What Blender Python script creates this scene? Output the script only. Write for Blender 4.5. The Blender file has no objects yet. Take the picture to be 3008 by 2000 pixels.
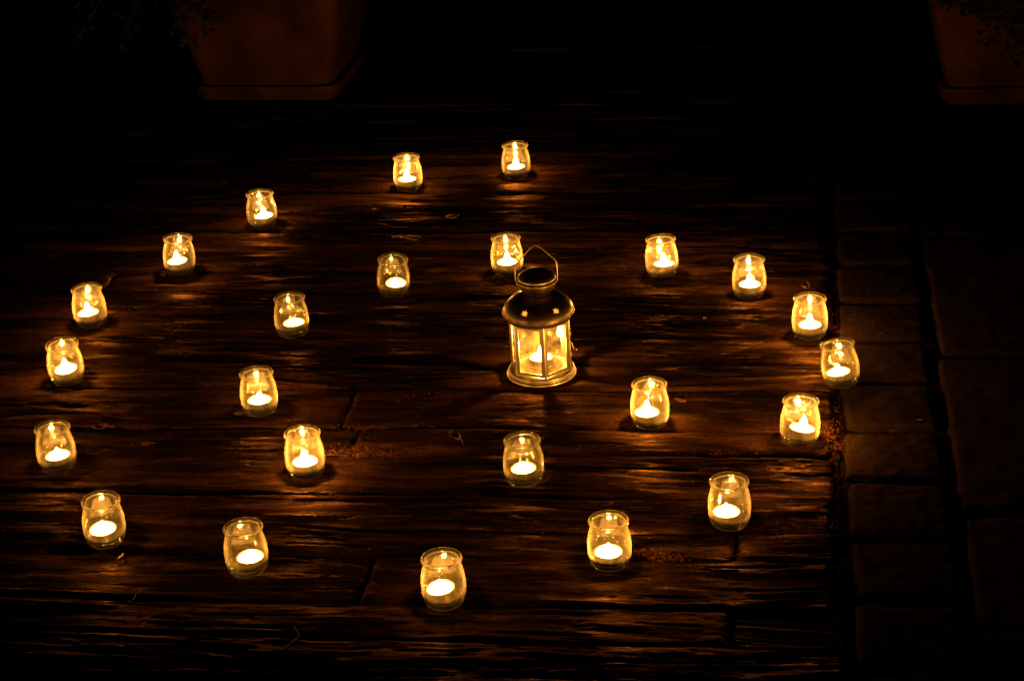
import bpy, bmesh, math, random
import numpy as np
from mathutils import Vector, Matrix

sc = bpy.context.scene
COL = sc.collection
rng = random.Random(7)
R = math.radians

# ------------------------------------------------------------------ camera
cam_d = bpy.data.cameras.new("camera")
cam = bpy.data.objects.new("camera", cam_d)
COL.objects.link(cam)
CF = Vector((-0.14099261, 0.90036, -0.41167092))          # view direction
CR = Vector((0.99000529, 0.1295925, -0.05563552))         # picture right
CU = CR.cross(CF)
CAM = Vector((0.48119654, -3.07285685, 1.405))
m = Matrix(((CR.x, CU.x, -CF.x, CAM.x), (CR.y, CU.y, -CF.y, CAM.y), (CR.z, CU.z, -CF.z, CAM.z), (0, 0, 0, 1)))
cam.matrix_world = m
cam_d.sensor_width = 36
cam_d.lens = 36 * 5800 / 3008
cam_d.clip_start = 0.05
cam_d.clip_end = 200
sc.camera = cam

# ------------------------------------------------------------------ night sky, exposure
world = bpy.data.worlds.new("World")
sc.world = world
world.use_nodes = True
wn = world.node_tree
bg = wn.nodes["Background"]
sky = wn.nodes.new("ShaderNodeTexSky")
sky.sky_type = 'NISHITA'
sky.sun_disc = False
sky.sun_elevation = R(-4)
sky.sun_rotation = R(200)
wn.links.new(sky.outputs[0], bg.inputs[0])
bg.inputs[1].default_value = 0.004
sc.view_settings.view_transform = 'Standard'
sc.view_settings.look = 'None'
sc.view_settings.exposure = 0.0
sc.view_settings.gamma = 1.0
sc.view_settings.use_curve_mapping = False
sc.render.engine = 'CYCLES'
cy = sc.cycles
cy.max_bounces = 14
cy.transparent_max_bounces = 32
cy.transmission_bounces = 12
cy.glossy_bounces = 6
cy.diffuse_bounces = 3
cy.sample_clamp_indirect = 3.0
cy.sample_clamp_direct = 0.0
cy.blur_glossy = 0.3
cy.caustics_reflective = True
cy.caustics_refractive = True
cy.use_light_tree = True
cy.use_adaptive_sampling = False
try:
    cy.use_denoising = True
    cy.denoiser = 'OPENIMAGEDENOISE'
    cy.denoising_input_passes = 'RGB_ALBEDO_NORMAL'
except Exception:
    pass

CANDLE = (1.0, 0.37, 0.045)          # colour of candle light

# ------------------------------------------------------------------ noise in numpy
def _hash(ix, iy, seed):
    ix = np.asarray(ix).astype(np.int64); iy = np.asarray(iy).astype(np.int64)
    h = (ix * 374761393 + iy * 668265263 + seed * 2147483647 + 1013904223) & 0xffffffff
    h = ((h ^ (h >> 13)) * 1274126177) & 0xffffffff
    h = (h ^ (h >> 16)) & 0xffffffff
    return h / 4294967295.0

def vnoise(x, y, seed=0):
    x0 = np.floor(x); y0 = np.floor(y)
    fx = x - x0; fy = y - y0
    fx = fx * fx * fx * (fx * (fx * 6 - 15) + 10); fy = fy * fy * fy * (fy * (fy * 6 - 15) + 10)
    a = _hash(x0, y0, seed); b = _hash(x0 + 1, y0, seed)
    c = _hash(x0, y0 + 1, seed); d = _hash(x0 + 1, y0 + 1, seed)
    return (a * (1 - fx) + b * fx) * (1 - fy) + (c * (1 - fx) + d * fx) * fy

def fbm(x, y, seed=0, octaves=4, gain=0.5):
    s = 0; amp = 1; tot = 0
    for o in range(octaves):
        s = s + amp * vnoise(x * 2 ** o, y * 2 ** o, seed + 17 * o); tot += amp; amp *= gain
    return s / tot

# ------------------------------------------------------------------ materials
def new_mat(name):
    mt = bpy.data.materials.new(name); mt.use_nodes = True
    nt = mt.node_tree; nt.nodes.clear()
    out = nt.nodes.new("ShaderNodeOutputMaterial")
    return mt, nt, out

def N(nt, t, **kw):
    n = nt.nodes.new(t)
    for k, v in kw.items():
        setattr(n, k, v)
    return n

def math_node(nt, op, a, b=None, clamp=False):
    n = N(nt, "ShaderNodeMath", operation=op); n.use_clamp = clamp
    for i, v in enumerate((a, b)):
        if v is None: continue
        if isinstance(v, (int, float)): n.inputs[i].default_value = v
        else: nt.links.new(v, n.inputs[i])
    return n.outputs[0]

def mapped(nt, scale, loc=(0, 0, 0), rot=(0, 0, 0), coord="Object"):
    tc = N(nt, "ShaderNodeTexCoord"); mp = N(nt, "ShaderNodeMapping")
    mp.inputs["Scale"].default_value = scale; mp.inputs["Location"].default_value = loc
    mp.inputs["Rotation"].default_value = rot
    nt.links.new(tc.outputs[coord], mp.inputs[0])
    return mp.outputs[0]

def noise(nt, vec, scale=1, detail=4, rough=0.55, dist=0.0):
    n = N(nt, "ShaderNodeTexNoise")
    n.inputs["Scale"].default_value = scale; n.inputs["Detail"].default_value = detail
    n.inputs["Roughness"].default_value = rough; n.inputs["Distortion"].default_value = dist
    nt.links.new(vec, n.inputs["Vector"])
    return n.outputs["Fac"]

def ramp(nt, fac, stops):
    r = N(nt, "ShaderNodeValToRGB")
    el = r.color_ramp.elements
    while len(el) > 1: el.remove(el[-1])
    el[0].position = stops[0][0]; el[0].color = (*stops[0][1], 1)
    for p, c in stops[1:]:
        e = el.new(p); e.color = (*c, 1)
    nt.links.new(fac, r.inputs[0])
    return r.outputs[0]

def mixc(nt, fac, a, b, mode='MIX'):
    n = N(nt, "ShaderNodeMix", data_type='RGBA', blend_type=mode)
    if isinstance(fac, (int, float)): n.inputs[0].default_value = fac
    else: nt.links.new(fac, n.inputs[0])
    for i, v in ((6, a), (7, b)):
        if isinstance(v, tuple): n.inputs[i].default_value = (*v, 1)
        else: nt.links.new(v, n.inputs[i])
    return n.outputs[2]

def bump(nt, h, strength, dist, prev=None):
    b = N(nt, "ShaderNodeBump")
    b.inputs["Strength"].default_value = strength; b.inputs["Distance"].default_value = dist
    nt.links.new(h, b.inputs["Height"])
    if prev is not None: nt.links.new(prev, b.inputs["Normal"])
    return b.outputs[0]

def plank_material(name, dark, mid, red, rough=(0.34, 0.62), spec=0.5):
    mt, nt, out = new_mat(name)
    P = N(nt, "ShaderNodeBsdfPrincipled")
    v1 = mapped(nt, (9, 260, 30)); v2 = mapped(nt, (3.0, 14, 6)); v3 = mapped(nt, (40, 900, 60)); v4 = mapped(nt, (140, 240, 200))
    n1 = noise(nt, v1, 1, 5, 0.6, 0.4); n2 = noise(nt, v2, 1, 4, 0.6, 0.8); n3 = noise(nt, v3, 1, 3, 0.6); n4 = noise(nt, v4, 1, 4, 0.65)
    c = ramp(nt, n1, [(0.34, dark), (0.5, mid), (0.62, tuple(min(1, k * 2.2) for k in mid))])
    f = ramp(nt, n2, [(0.42, (0, 0, 0)), (0.66, (1, 1, 1))])
    c = mixc(nt, f, c, red)
    oi = N(nt, "ShaderNodeObjectInfo")
    tone = math_node(nt, 'ADD', math_node(nt, 'MULTIPLY', oi.outputs["Random"], 0.7), 0.62)
    hsv = N(nt, "ShaderNodeHueSaturation"); nt.links.new(c, hsv.inputs["Color"]); nt.links.new(tone, hsv.inputs["Value"])
    c = mixc(nt, 1.0, hsv.outputs[0], ramp(nt, n4, [(0.3, (0.45, 0.45, 0.45)), (0.62, (1.25, 1.2, 1.15))]), 'MULTIPLY')
    nt.links.new(c, P.inputs["Base Color"])
    rg = N(nt, "ShaderNodeMapRange"); rg.inputs[1].default_value = 0.3; rg.inputs[2].default_value = 0.7
    rg.inputs[3].default_value = rough[0]; rg.inputs[4].default_value = rough[1]
    nt.links.new(n2, rg.inputs[0]); nt.links.new(rg.outputs[0], P.inputs["Roughness"])
    P.inputs["Specular IOR Level"].default_value = spec
    P.inputs["Specular Tint"].default_value = (1.0, 0.62, 0.35, 1)      # orange tint put into the highlights
    b = bump(nt, n1, 1.0, 0.0024); b = bump(nt, n3, 1.0, 0.0012, b); b = bump(nt, n4, 0.6, 0.0010, b)
    nt.links.new(b, P.inputs["Normal"])
    P.inputs["IOR"].default_value = 1.0
    gl = N(nt, "ShaderNodeBsdfGlossy")              # glints put into the gloss colour: orange tint, stronger in random streaks
    n5 = noise(nt, mapped(nt, (7, 45, 20)), 1, 4, 0.65, 0.5)
    nt.links.new(mixc(nt, 1.0, ramp(nt, n5, [(0.40, (0.12, 0.12, 0.12)), (0.53, (0.8, 0.8, 0.8)), (0.60, (2.6, 2.6, 2.6)), (0.68, (4.6, 4.6, 4.6))]), (0.0078, 0.0042, 0.0022), 'MULTIPLY'), gl.inputs["Color"])
    nt.links.new(rg.outputs[0], gl.inputs["Roughness"]); nt.links.new(b, gl.inputs["Normal"])
    ad = N(nt, "ShaderNodeAddShader"); nt.links.new(P.outputs[0], ad.inputs[0]); nt.links.new(gl.outputs[0], ad.inputs[1])
    nt.links.new(ad.outputs[0], out.inputs[0])
    return mt

def grain_material(name, c1, c2, scale=60, rough=0.8, bs=0.6, bd=0.002, spec=0.3):
    mt, nt, out = new_mat(name)
    P = N(nt, "ShaderNodeBsdfPrincipled")
    v = mapped(nt, (1, 1, 1))
    n1 = noise(nt, v, scale, 6, 0.65); n2 = noise(nt, v, scale * 9, 4, 0.7)
    c = ramp(nt, n1, [(0.3, c1), (0.7, c2)])
    nt.links.new(c, P.inputs["Base Color"])
    P.inputs["Roughness"].default_value = rough
    P.inputs["Specular IOR Level"].default_value = spec
    if spec < 0.1: P.inputs["IOR"].default_value = 1.0
    b = bump(nt, n1, bs, bd); b = bump(nt, n2, bs, bd * 0.3, b)
    nt.links.new(b, P.inputs["Normal"])
    nt.links.new(P.outputs[0], out.inputs[0])
    return mt

def clear_glass(name, haze=0.008, bumpy=0.08, f0=0.11, scale=90, drops=0.0):
    """thin glass wall: clear passage, mirror reflection after Schlick, a film of soot and dust, raised at the edges to paint bright outlines"""
    mt, nt, out = new_mat(name)
    lw = N(nt, "ShaderNodeLayerWeight"); lw.inputs[0].default_value = 0.5
    p5 = math_node(nt, 'POWER', lw.outputs["Facing"], 4.0)
    fr = math_node(nt, 'ADD', math_node(nt, 'MULTIPLY', p5, 0.62), f0, clamp=True)
    tr = N(nt, "ShaderNodeBsdfTransparent"); tr.inputs[0].default_value = (0.97, 0.98, 0.965, 1)
    gl = N(nt, "ShaderNodeBsdfGlossy"); gl.inputs["Roughness"].default_value = 0.035
    v = mapped(nt, (1, 1, 1)); vb = mapped(nt, (0.5, 0.5, 1.6))
    n1 = noise(nt, vb, scale, 3, 0.5); n2 = noise(nt, v, scale * 7, 3, 0.6)
    b = bump(nt, n1, bumpy, 0.004); b = bump(nt, n2, bumpy * 0.6, 0.0006, b)
    if drops > 0:      # beads of condensation here and there
        vo = N(nt, "ShaderNodeTexVoronoi"); vo.inputs["Scale"].default_value = 520; nt.links.new(v, vo.inputs["Vector"])
        bead = math_node(nt, 'SUBTRACT', 0.42, vo.outputs["Distance"], clamp=True)
        msk = ramp(nt, noise(nt, v, 34, 3, 0.6), [(0.54, (0, 0, 0)), (0.60, (1, 1, 1))])
        b = bump(nt, math_node(nt, 'MULTIPLY', bead, msk), drops, 0.003, b)
    nt.links.new(b, gl.inputs["Normal"])
    mx = N(nt, "ShaderNodeMixShader"); nt.links.new(fr, mx.inputs[0]); nt.links.new(tr.outputs[0], mx.inputs[1]); nt.links.new(gl.outputs[0], mx.inputs[2])
    df = N(nt, "ShaderNodeBsdfDiffuse"); df.inputs[0].default_value = (0.62, 0.6, 0.5, 1)
    tl = N(nt, "ShaderNodeBsdfTranslucent"); tl.inputs[0].default_value = (0.66, 0.62, 0.5, 1)
    hz = N(nt, "ShaderNodeMixShader"); hz.inputs[0].default_value = 0.6
    nt.links.new(df.outputs[0], hz.inputs[1]); nt.links.new(tl.outputs[0], hz.inputs[2])
    n3 = noise(nt, v, 55, 5, 0.7)
    hf = ramp(nt, n3, [(0.35, (haze * 0.15,) * 3), (0.6, (haze,) * 3), (0.75, (haze * 4.0,) * 3)])
    edge = math_node(nt, 'MULTIPLY', math_node(nt, 'ADD', math_node(nt, 'MULTIPLY', p5, 20.0), 1.0), hf, clamp=True)  # haze raised towards the silhouette, painting bright outlines on the glass
    oi = N(nt, "ShaderNodeObjectInfo")      # no two glasses are equally sooty
    edge = math_node(nt, 'MULTIPLY', edge, math_node(nt, 'ADD', math_node(nt, 'MULTIPLY', oi.outputs["Random"], 1.1), 0.5), clamp=True)
    m2 = N(nt, "ShaderNodeMixShader"); nt.links.new(edge, m2.inputs[0]); nt.links.new(mx.outputs[0], m2.inputs[1]); nt.links.new(hz.outputs[0], m2.inputs[2])
    nt.links.new(m2.outputs[0], out.inputs[0])
    return mt

def solid_glass(name):
    mt, nt, out = new_mat(name)
    g = N(nt, "ShaderNodeBsdfGlass"); g.inputs["Color"].default_value = (0.95, 0.97, 0.93, 1)
    g.inputs["Roughness"].default_value = 0.01; g.inputs["IOR"].default_value = 1.5
    v = mapped(nt, (1, 1, 1))
    nt.links.new(bump(nt, noise(nt, v, 160, 3, 0.5), 0.25, 0.002), g.inputs["Normal"])
    tl = N(nt, "ShaderNodeBsdfTranslucent"); tl.inputs[0].default_value = (0.7, 0.66, 0.55, 1)
    df = N(nt, "ShaderNodeBsdfDiffuse"); df.inputs[0].default_value = (0.6, 0.57, 0.48, 1)
    h = N(nt, "ShaderNodeMixShader"); nt.links.new(tl.outputs[0], h.inputs[1]); nt.links.new(df.outputs[0], h.inputs[2])
    m2 = N(nt, "ShaderNodeMixShader"); m2.inputs[0].default_value = 0.03
    nt.links.new(g.outputs[0], m2.inputs[1]); nt.links.new(h.outputs[0], m2.inputs[2])
    nt.links.new(m2.outputs[0], out.inputs[0])
    return mt

def simple(name, col, rough=0.5, metal=0.0, spec=0.5, n=None):
    mt, nt, out = new_mat(name)
    P = N(nt, "ShaderNodeBsdfPrincipled")
    P.inputs["Roughness"].default_value = rough; P.inputs["Metallic"].default_value = metal
    P.inputs["Specular IOR Level"].default_value = spec
    if n:
        v = mapped(nt, (1, 1, 1)); k = noise(nt, v, n[0], 4, 0.6)
        c = ramp(nt, k, [(0.3, tuple(x * n[1] for x in col)), (0.65, col)])
        nt.links.new(c, P.inputs["Base Color"])
        nt.links.new(bump(nt, k, n[2], 0.001), P.inputs["Normal"])
        rr = N(nt, "ShaderNodeMapRange"); rr.inputs[3].default_value = rough * 0.8; rr.inputs[4].default_value = min(1, rough * 1.35)
        nt.links.new(k, rr.inputs[0]); nt.links.new(rr.outputs[0], P.inputs["Roughness"])
    else:
        P.inputs["Base Color"].default_value = (*col, 1)
    nt.links.new(P.outputs[0], out.inputs[0])
    return mt

def flame_material(name, strength):
    mt, nt, out = new_mat(name)
    e = N(nt, "ShaderNodeEmission"); t = N(nt, "ShaderNodeBsdfTransparent"); a = N(nt, "ShaderNodeAddShader")
    e.inputs[0].default_value = (1.0, 0.42, 0.08, 1); e.inputs[1].default_value = strength
    nt.links.new(e.outputs[0], a.inputs[0]); nt.links.new(t.outputs[0], a.inputs[1]); nt.links.new(a.outputs[0], out.inputs[0])
    return mt

M = {
 'plank': plank_material("weathered_timber", (0.0009, 0.0005, 0.0003), (0.0026, 0.0014, 0.0008), (0.019, 0.0082, 0.0034), (0.27, 0.5), 0.0),
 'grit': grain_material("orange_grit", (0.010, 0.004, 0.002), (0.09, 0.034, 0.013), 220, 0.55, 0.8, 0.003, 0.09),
 'bed': grain_material("joint_soil", (0.002, 0.001, 0.0005), (0.007, 0.0028, 0.0013), 130, 0.8, 1.0, 0.004, 0.05),
 'stone': grain_material("grey_stone", (0.006, 0.0038, 0.0023), (0.011, 0.0068, 0.0042), 38, 0.95, 0.7, 0.004, 0.0),
 'soil': grain_material("soil", (0.02, 0.014, 0.01), (0.05, 0.035, 0.025), 14, 0.95, 0.6, 0.01),
 'terracotta': grain_material("terracotta", (0.009, 0.0044, 0.0018), (0.040, 0.0165, 0.0065), 9, 0.85, 0.35, 0.002, 0.05),
 'glass': clear_glass("jar_glass", drops=0.8),
 'pane': clear_glass("lantern_pane_glass", haze=0.018, bumpy=0.04, f0=0.06, scale=20),
 'rimglass': solid_glass("jar_rim_glass"),
 'wax': simple("candle_wax", (0.80, 0.76, 0.66), 0.35),
 'alu': simple("aluminium_cup", (0.22, 0.21, 0.19), 0.3, 1.0, 0.5, (300, 0.8, 0.15)),
 'wick': simple("charred_wick", (0.03, 0.02, 0.015), 0.9),
 'metal': simple("lantern_metal", (0.36, 0.32, 0.25), 0.34, 1.0, 0.5, (60, 0.8, 0.06)),
 'darkmetal': simple("lantern_roof_metal", (0.10, 0.075, 0.05), 0.36, 1.0, 0.5, (45, 0.75, 0.05)),
 'wire': simple("copper_coloured_wire", (0.34, 0.22, 0.14), 0.3, 1.0),
 'frost': None,
 'leafdry': simple("dry_leaf", (0.07, 0.024, 0.008), 0.6, 0, 0.4, (120, 0.5, 0.3)),
 'twig': simple("pale_twig", (0.22, 0.13, 0.06), 0.6, 0, 0.4, (200, 0.6, 0.3)),
 'leaf': simple("evergreen_leaf", (0.008, 0.014, 0.003), 0.6, 0, 0.1, (30, 0.6, 0.1)),
 'bark': simple("shrub_bark", (0.012, 0.008, 0.005), 0.9),
 'plate': simple("brightening_plate", (0.42, 0.38, 0.30), 0.5, 0.2, 0.4, (90, 0.7, 0.1)),  # pale finish of the plate added to brighten the lantern inside
 'straw': simple("dull_straw", (0.03, 0.017, 0.008), 0.8, 0, 0.1),
 'white': simple("pale_pebble", (0.5, 0.42, 0.34), 0.6),
}
mt, nt, out = new_mat("frosted_glass")
_t = N(nt, "ShaderNodeBsdfTranslucent"); _t.inputs[0].default_value = (0.9, 0.88, 0.8, 1)
_d = N(nt, "ShaderNodeBsdfDiffuse"); _d.inputs[0].default_value = (0.8, 0.78, 0.7, 1)
_m = N(nt, "ShaderNodeMixShader"); _m.inputs[0].default_value = 0.12
nt.links.new(_t.outputs[0], _m.inputs[1]); nt.links.new(_d.outputs[0], _m.inputs[2]); nt.links.new(_m.outputs[0], out.inputs[0])
M['frost'] = mt
FLAME = {k: flame_material("candle_flame_%s" % k, s) for k, s in (('small', 50.0), ('medium', 60.0), ('tall', 75.0))}

# ------------------------------------------------------------------ object helpers
def link(name, me, mat=None, parent=None, smooth=False):
    if isinstance(me, bmesh.types.BMesh):
        bm = me; me = bpy.data.meshes.new(name); bm.to_mesh(me); bm.free()
    o = bpy.data.objects.new(name, me); COL.objects.link(o)
    if mat is not None and len(me.materials) == 0: me.materials.append(mat)
    if parent is not None: o.parent = parent
    if smooth: me.shade_smooth()
    return o

def tag(o, label=None, cat=None, group=None, kind=None):
    if label: o['label'] = label
    if cat: o['category'] = cat
    if group: o['group'] = group
    if kind: o['kind'] = kind
    return o

def empty(name, loc, rotz=0.0):
    o = bpy.data.objects.new(name, None); COL.objects.link(o)
    o.empty_display_size = 0.02; o.location = loc; o.rotation_euler = (0, 0, rotz)
    return o

def lathe(profile, seg=48, closed=False):
    bm = bmesh.new(); rings = []
    for r, z in profile:
        if r < 1e-6: rings.append([bm.verts.new((0, 0, z))])
        else: rings.append([bm.verts.new((r * math.cos(2 * math.pi * i / seg), r * math.sin(2 * math.pi * i / seg), z)) for i in range(seg)])
    pairs = list(zip(rings[:-1], rings[1:]))
    if closed: pairs.append((rings[-1], rings[0]))
    for a, b in pairs:
        for i in range(seg):
            j = (i + 1) % seg
            if len(a) == 1 and len(b) == 1: continue
            if len(a) == 1: bm.faces.new((a[0], b[j], b[i]))
            elif len(b) == 1: bm.faces.new((a[i], a[j], b[0]))
            else: bm.faces.new((a[i], a[j], b[j], b[i]))
    return bm

def torus_bm(Rr, r, z=0, seg=64, ms=10, squash=1.0):
    return lathe([(Rr + r * math.cos(2 * math.pi * k / ms), z + squash * r * math.sin(2 * math.pi * k / ms)) for k in range(ms)], seg, True)

def box_into(bm, c, s, rz=0.0, bev=0.0):
    """box of size s centred at c, turned by rz about z through the origin"""
    t = bmesh.ops.create_cube(bm, size=1.0)
    vs = t['verts']
    for v in vs: v.co = Vector((v.co.x * s[0] + c[0], v.co.y * s[1] + c[1], v.co.z * s[2] + c[2]))
    if bev > 0:
        es = list({e for v in vs for e in v.link_edges})
        rr = bmesh.ops.bevel(bm, geom=es, offset=bev, segments=1, affect='EDGES')
        vs = list({v for v in rr['verts']} | {v for v in vs if v.is_valid})
    if rz:
        bmesh.ops.rotate(bm, cent=(0, 0, 0), matrix=Matrix.Rotation(rz, 3, 'Z'), verts=vs)

def tube_into(bm, pts, r, seg=8):
    pts = [Vector(p) for p in pts]; rings = []
    up = Vector((0, 0, 1)); prev = None
    for i, p in enumerate(pts):
        d = (pts[min(i + 1, len(pts) - 1)] - pts[max(i - 1, 0)]).normalized()
        if prev is None:
            a = d.cross(up if abs(d.z) < 0.9 else Vector((1, 0, 0))).normalized()
        else:
            a = (prev - d * prev.dot(d)).normalized()
        prev = a; b = d.cross(a)
        rr = r if not callable(r) else r(i / (len(pts) - 1))
        rings.append([bm.verts.new(p + a * (rr * math.cos(2 * math.pi * k / seg)) + b * (rr * math.sin(2 * math.pi * k / seg))) for k in range(seg)])
    for A, B in zip(rings[:-1], rings[1:]):
        for k in range(seg): bm.faces.new((A[k], A[(k + 1) % seg], B[(k + 1) % seg], B[k]))
    bm.faces.new(rings[0][::-1]); bm.faces.new(rings[-1])

def grid_mesh(name, X, Y, Z, mat, skirt=None):
    """height field X(ny,nx) Y Z, with a skirt going down to z=skirt"""
    ny, nx = X.shape
    co = np.stack([X, Y, Z], -1).reshape(-1, 3)
    idx = np.arange(nx * ny).reshape(ny, nx)
    q = np.stack([idx[:-1, :-1], idx[:-1, 1:], idx[1:, 1:], idx[1:, :-1]], -1).reshape(-1, 4)
    if skirt is not None:
        loop = np.concatenate([idx[0, :], idx[1:, -1], idx[-1, -2::-1], idx[-2:0:-1, 0]])
        low = co[loop].copy(); low[:, 2] = skirt
        base = len(co); co = np.concatenate([co, low])
        n = len(loop); a = np.arange(n); b = (a + 1) % n
        q2 = np.stack([loop[b], loop[a], base + a, base + b], -1)
        q = np.concatenate([q, q2])
    me = bpy.data.meshes.new(name)
    me.vertices.add(len(co)); me.vertices.foreach_set("co", co.astype(np.float32).ravel())
    me.loops.add(q.size); me.loops.foreach_set("vertex_index", q.astype(np.int32).ravel())
    me.polygons.add(len(q)); me.polygons.foreach_set("loop_start", np.arange(0, q.size, 4, dtype=np.int32))
    me.update(calc_edges=True)
    me.materials.append(mat)
    me.shade_smooth()
    return me

def bake_mods(o):
    dg = bpy.context.evaluated_depsgraph_get(); dg.update()
    me = bpy.data.meshes.new_from_object(o.evaluated_get(dg))
    o.modifiers.clear(); o.data = me

# ------------------------------------------------------------------ where the jars stand: x, y, candle offset (mm) x/y, flame power, flame size, candle tilt (deg, axis deg)
JARS = [
 (-0.779, 0.067, -2.8, 0, 1.2, 'tall', 3, 200, '', 'A'),
 (-0.741, -0.172, 0.5, 0, 1.3, 'tall', 4, 200, '', 'B'),
 (-0.649, -0.481, 2, 0, 0.9, 'medium', 2, 200, '', 'C'),
 (-0.394, 0.025, 4, 0, 0.6, 'small', 2, 200, '', 'D'),
 (-0.376, -0.281, 0, 0, 1.0, 'medium', 0, 0, '', 'E'),
 (-0.252, -0.489, 0, -1, 2.6, 'tall', 0, 0, '', 'F'),
 (-0.499, -0.704, -2, 0, 0.9, 'medium', 2, 200, '', 'G'),
 (-0.270, -0.774, 5, 1, 0.6, 'small', 1, 200, '', 'H'),
 (0.242, 0.292, 4, 0, 1.9, 'tall', 0, 0, '', 'I'),
 (0.403, 0.198, 1, 0, 1.5, 'tall', 0, 0, '', 'J'),
 (0.509, 0.023, 0, -1, 2.1, 'tall', 0, 0, '', 'K'),
 (0.560, -0.170, -4, 1, 1.1, 'medium', 1, 190, '', 'L'),
 (0.260, -0.313, -5, 0, 2.2, 'tall', 0, 0, '', 'M'),
 (0.491, -0.373, 2.7, 2, 2.7, 'tall', 6, 20, '', 'N'),
 (0.085, -0.505, 0, 1, 0.6, 'small', 2, 200, '', 'O'),
 (0.233, -0.738, -2, -2, 1.7, 'medium', 0, 0, '', 'P'),
 (0.020, -0.846, -3.5, 2, 0.8, 'medium', 5, 200, '', 'Q'),
 (-0.319, 0.765, -2, 0, 1.7, 'tall', 0, 0, '', 'R'),
 (-0.099, 0.834, 0, 0, 1.4, 'tall', 2, 200, '', 'S'),
 (-0.246, 0.203, 4.5, 0, 0.5, 'small', 0, 0, '', 'T'),
 (-0.048, 0.306, 0, 0, 1.3, 'tall', 0, 0, '', 'U'),
 (-0.580, 0.552, 4, 0, 1.3, 'tall', 3, 200, '', 'V'),
 (-0.683, 0.308, -2.5, 0, 1.2, 'tall', 6, 200, '', 'W'),
 (0.393, -0.623, -4.5, 0, 0.95, 'medium', 0, 0, '', 'X'),
]
JLAB = {
 'A': "glass jar third down the left side of the heart, counted from the farthest left jar",
 'B': "glass jar fourth down the left side of the heart, tea light crammed to the right",
 'C': "leftmost glass jar of all, with a curled orange leaf to its right",
 'D': "dim glass jar left of the lantern, small flame, clear gap behind the brighter inner jar",
 'E': "glass jar just behind and left of the brightest left inner jar",
 'F': "brightest glass jar left of the lantern, glowing beside an orange strip of grit",
 'G': "glass jar at the lower left with a pale twig lying in front of it",
 'H': "dim glass jar at the lower left, tea light pushed to its right side",
 'I': "bright glass jar at the top of the right curve, nearest the lantern roof",
 'J': "bright glass jar second along the right curve, glossy wood streaks in front",
 'K': "glass jar with a tall flame and a dry leaf behind its rim, near the setts",
 'L': "rightmost glass jar, standing on the edge of the stone setts",
 'M': "bright glass jar standing alone just right of the lantern base",
 'N': "bright glass jar beside the stone setts, tea light tilted down to the right",
 'O': "dim glass jar standing alone in front of the lantern",
 'P': "glass jar at the lower right with a strip of grit beside it",
 'Q': "nearest glass jar at the bottom point of the heart, largest in view",
 'R': "left one of the two farthest glass jars",
 'S': "right one of the two farthest glass jars",
 'T': "dim glass jar with a small low flame, left of the lantern handle",
 'U': "glass jar partly hidden behind the wire handle of the lantern",
 'V': "glass jar first down the left side of the heart from the farthest left jar",
 'W': "glass jar second down the left side, its tea light tilted up to the right",
 'X': "glass jar at the lower right in front of the setts, behind a cut plank end",
}
TLAB = {
 'A': "jar third down the left side of the heart",
 'B': "jar fourth down the left side of the heart",
 'C': "leftmost jar, beside the curled orange leaf",
 'D': "dim jar left of the lantern",
 'E': "jar just behind the brightest left inner jar",
 'F': "brightest jar left of the lantern, beside the orange grit",
 'G': "lower left jar that has the pale twig in front",
 'H': "dim lower left jar, sitting against its right wall",
 'I': "first jar of the right curve, nearest the lantern roof",
 'J': "second jar along the right curve",
 'K': "jar with the dry leaf behind its rim, near the setts",
 'L': "rightmost jar on the edge of the setts, tilted",
 'M': "jar just right of the lantern base",
 'N': "bright jar beside the setts, tilted down to the right",
 'O': "dim jar standing alone in front of the lantern",
 'P': "lower right jar beside the strip of grit",
 'Q': "nearest jar at the bottom point of the heart",
 'R': "left one of the two farthest jars",
 'S': "right one of the two farthest jars",
 'T': "dim jar left of the lantern handle",
 'U': "jar behind the wire handle of the lantern",
 'V': "jar first down the left side from the farthest jars",
 'W': "jar second down the left side, tilted up to the right",
 'X': "lower right jar behind a cut plank end",
}
LANT = (0.0, 0.0)

def cam_ground(u, v, z=0.0):
    d = CF + CR * ((u - 1504) / 5800) - CU * ((v - 1000) / 5800)
    t = (z - CAM.z) / d.z
    return CAM + d * t

lc = cam_ground(1400 + 566 / 2.957, 650 + 1323 / 2.957)
LANT = (lc.x, lc.y)
FEET = [(j[0], j[1], 0.024) for j in JARS] + [(LANT[0], LANT[1], 0.060)]

# ------------------------------------------------------------------ ground, timber floor, stone setts
gx, gy = np.meshgrid(np.linspace(-30, 30, 61), np.linspace(-25, 35, 61))
ground = link("ground", grid_mesh("ground", gx, gy, -0.045 + 0 * gx, M['soil']))
tag(ground, kind='structure')

def flatten_feet(X, Y, Z, top=-0.0004):
    for fx, fy, fr in FEET:
        d = np.hypot(X - fx, Y - fy)
        w = np.clip((fr * 1.35 - d) / (fr * 0.45), 0, 1); w = w * w * (3 - 2 * w)
        Z = Z * (1 - w) + w * np.minimum(np.maximum(Z, -0.0025), top)
    return Z

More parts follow.
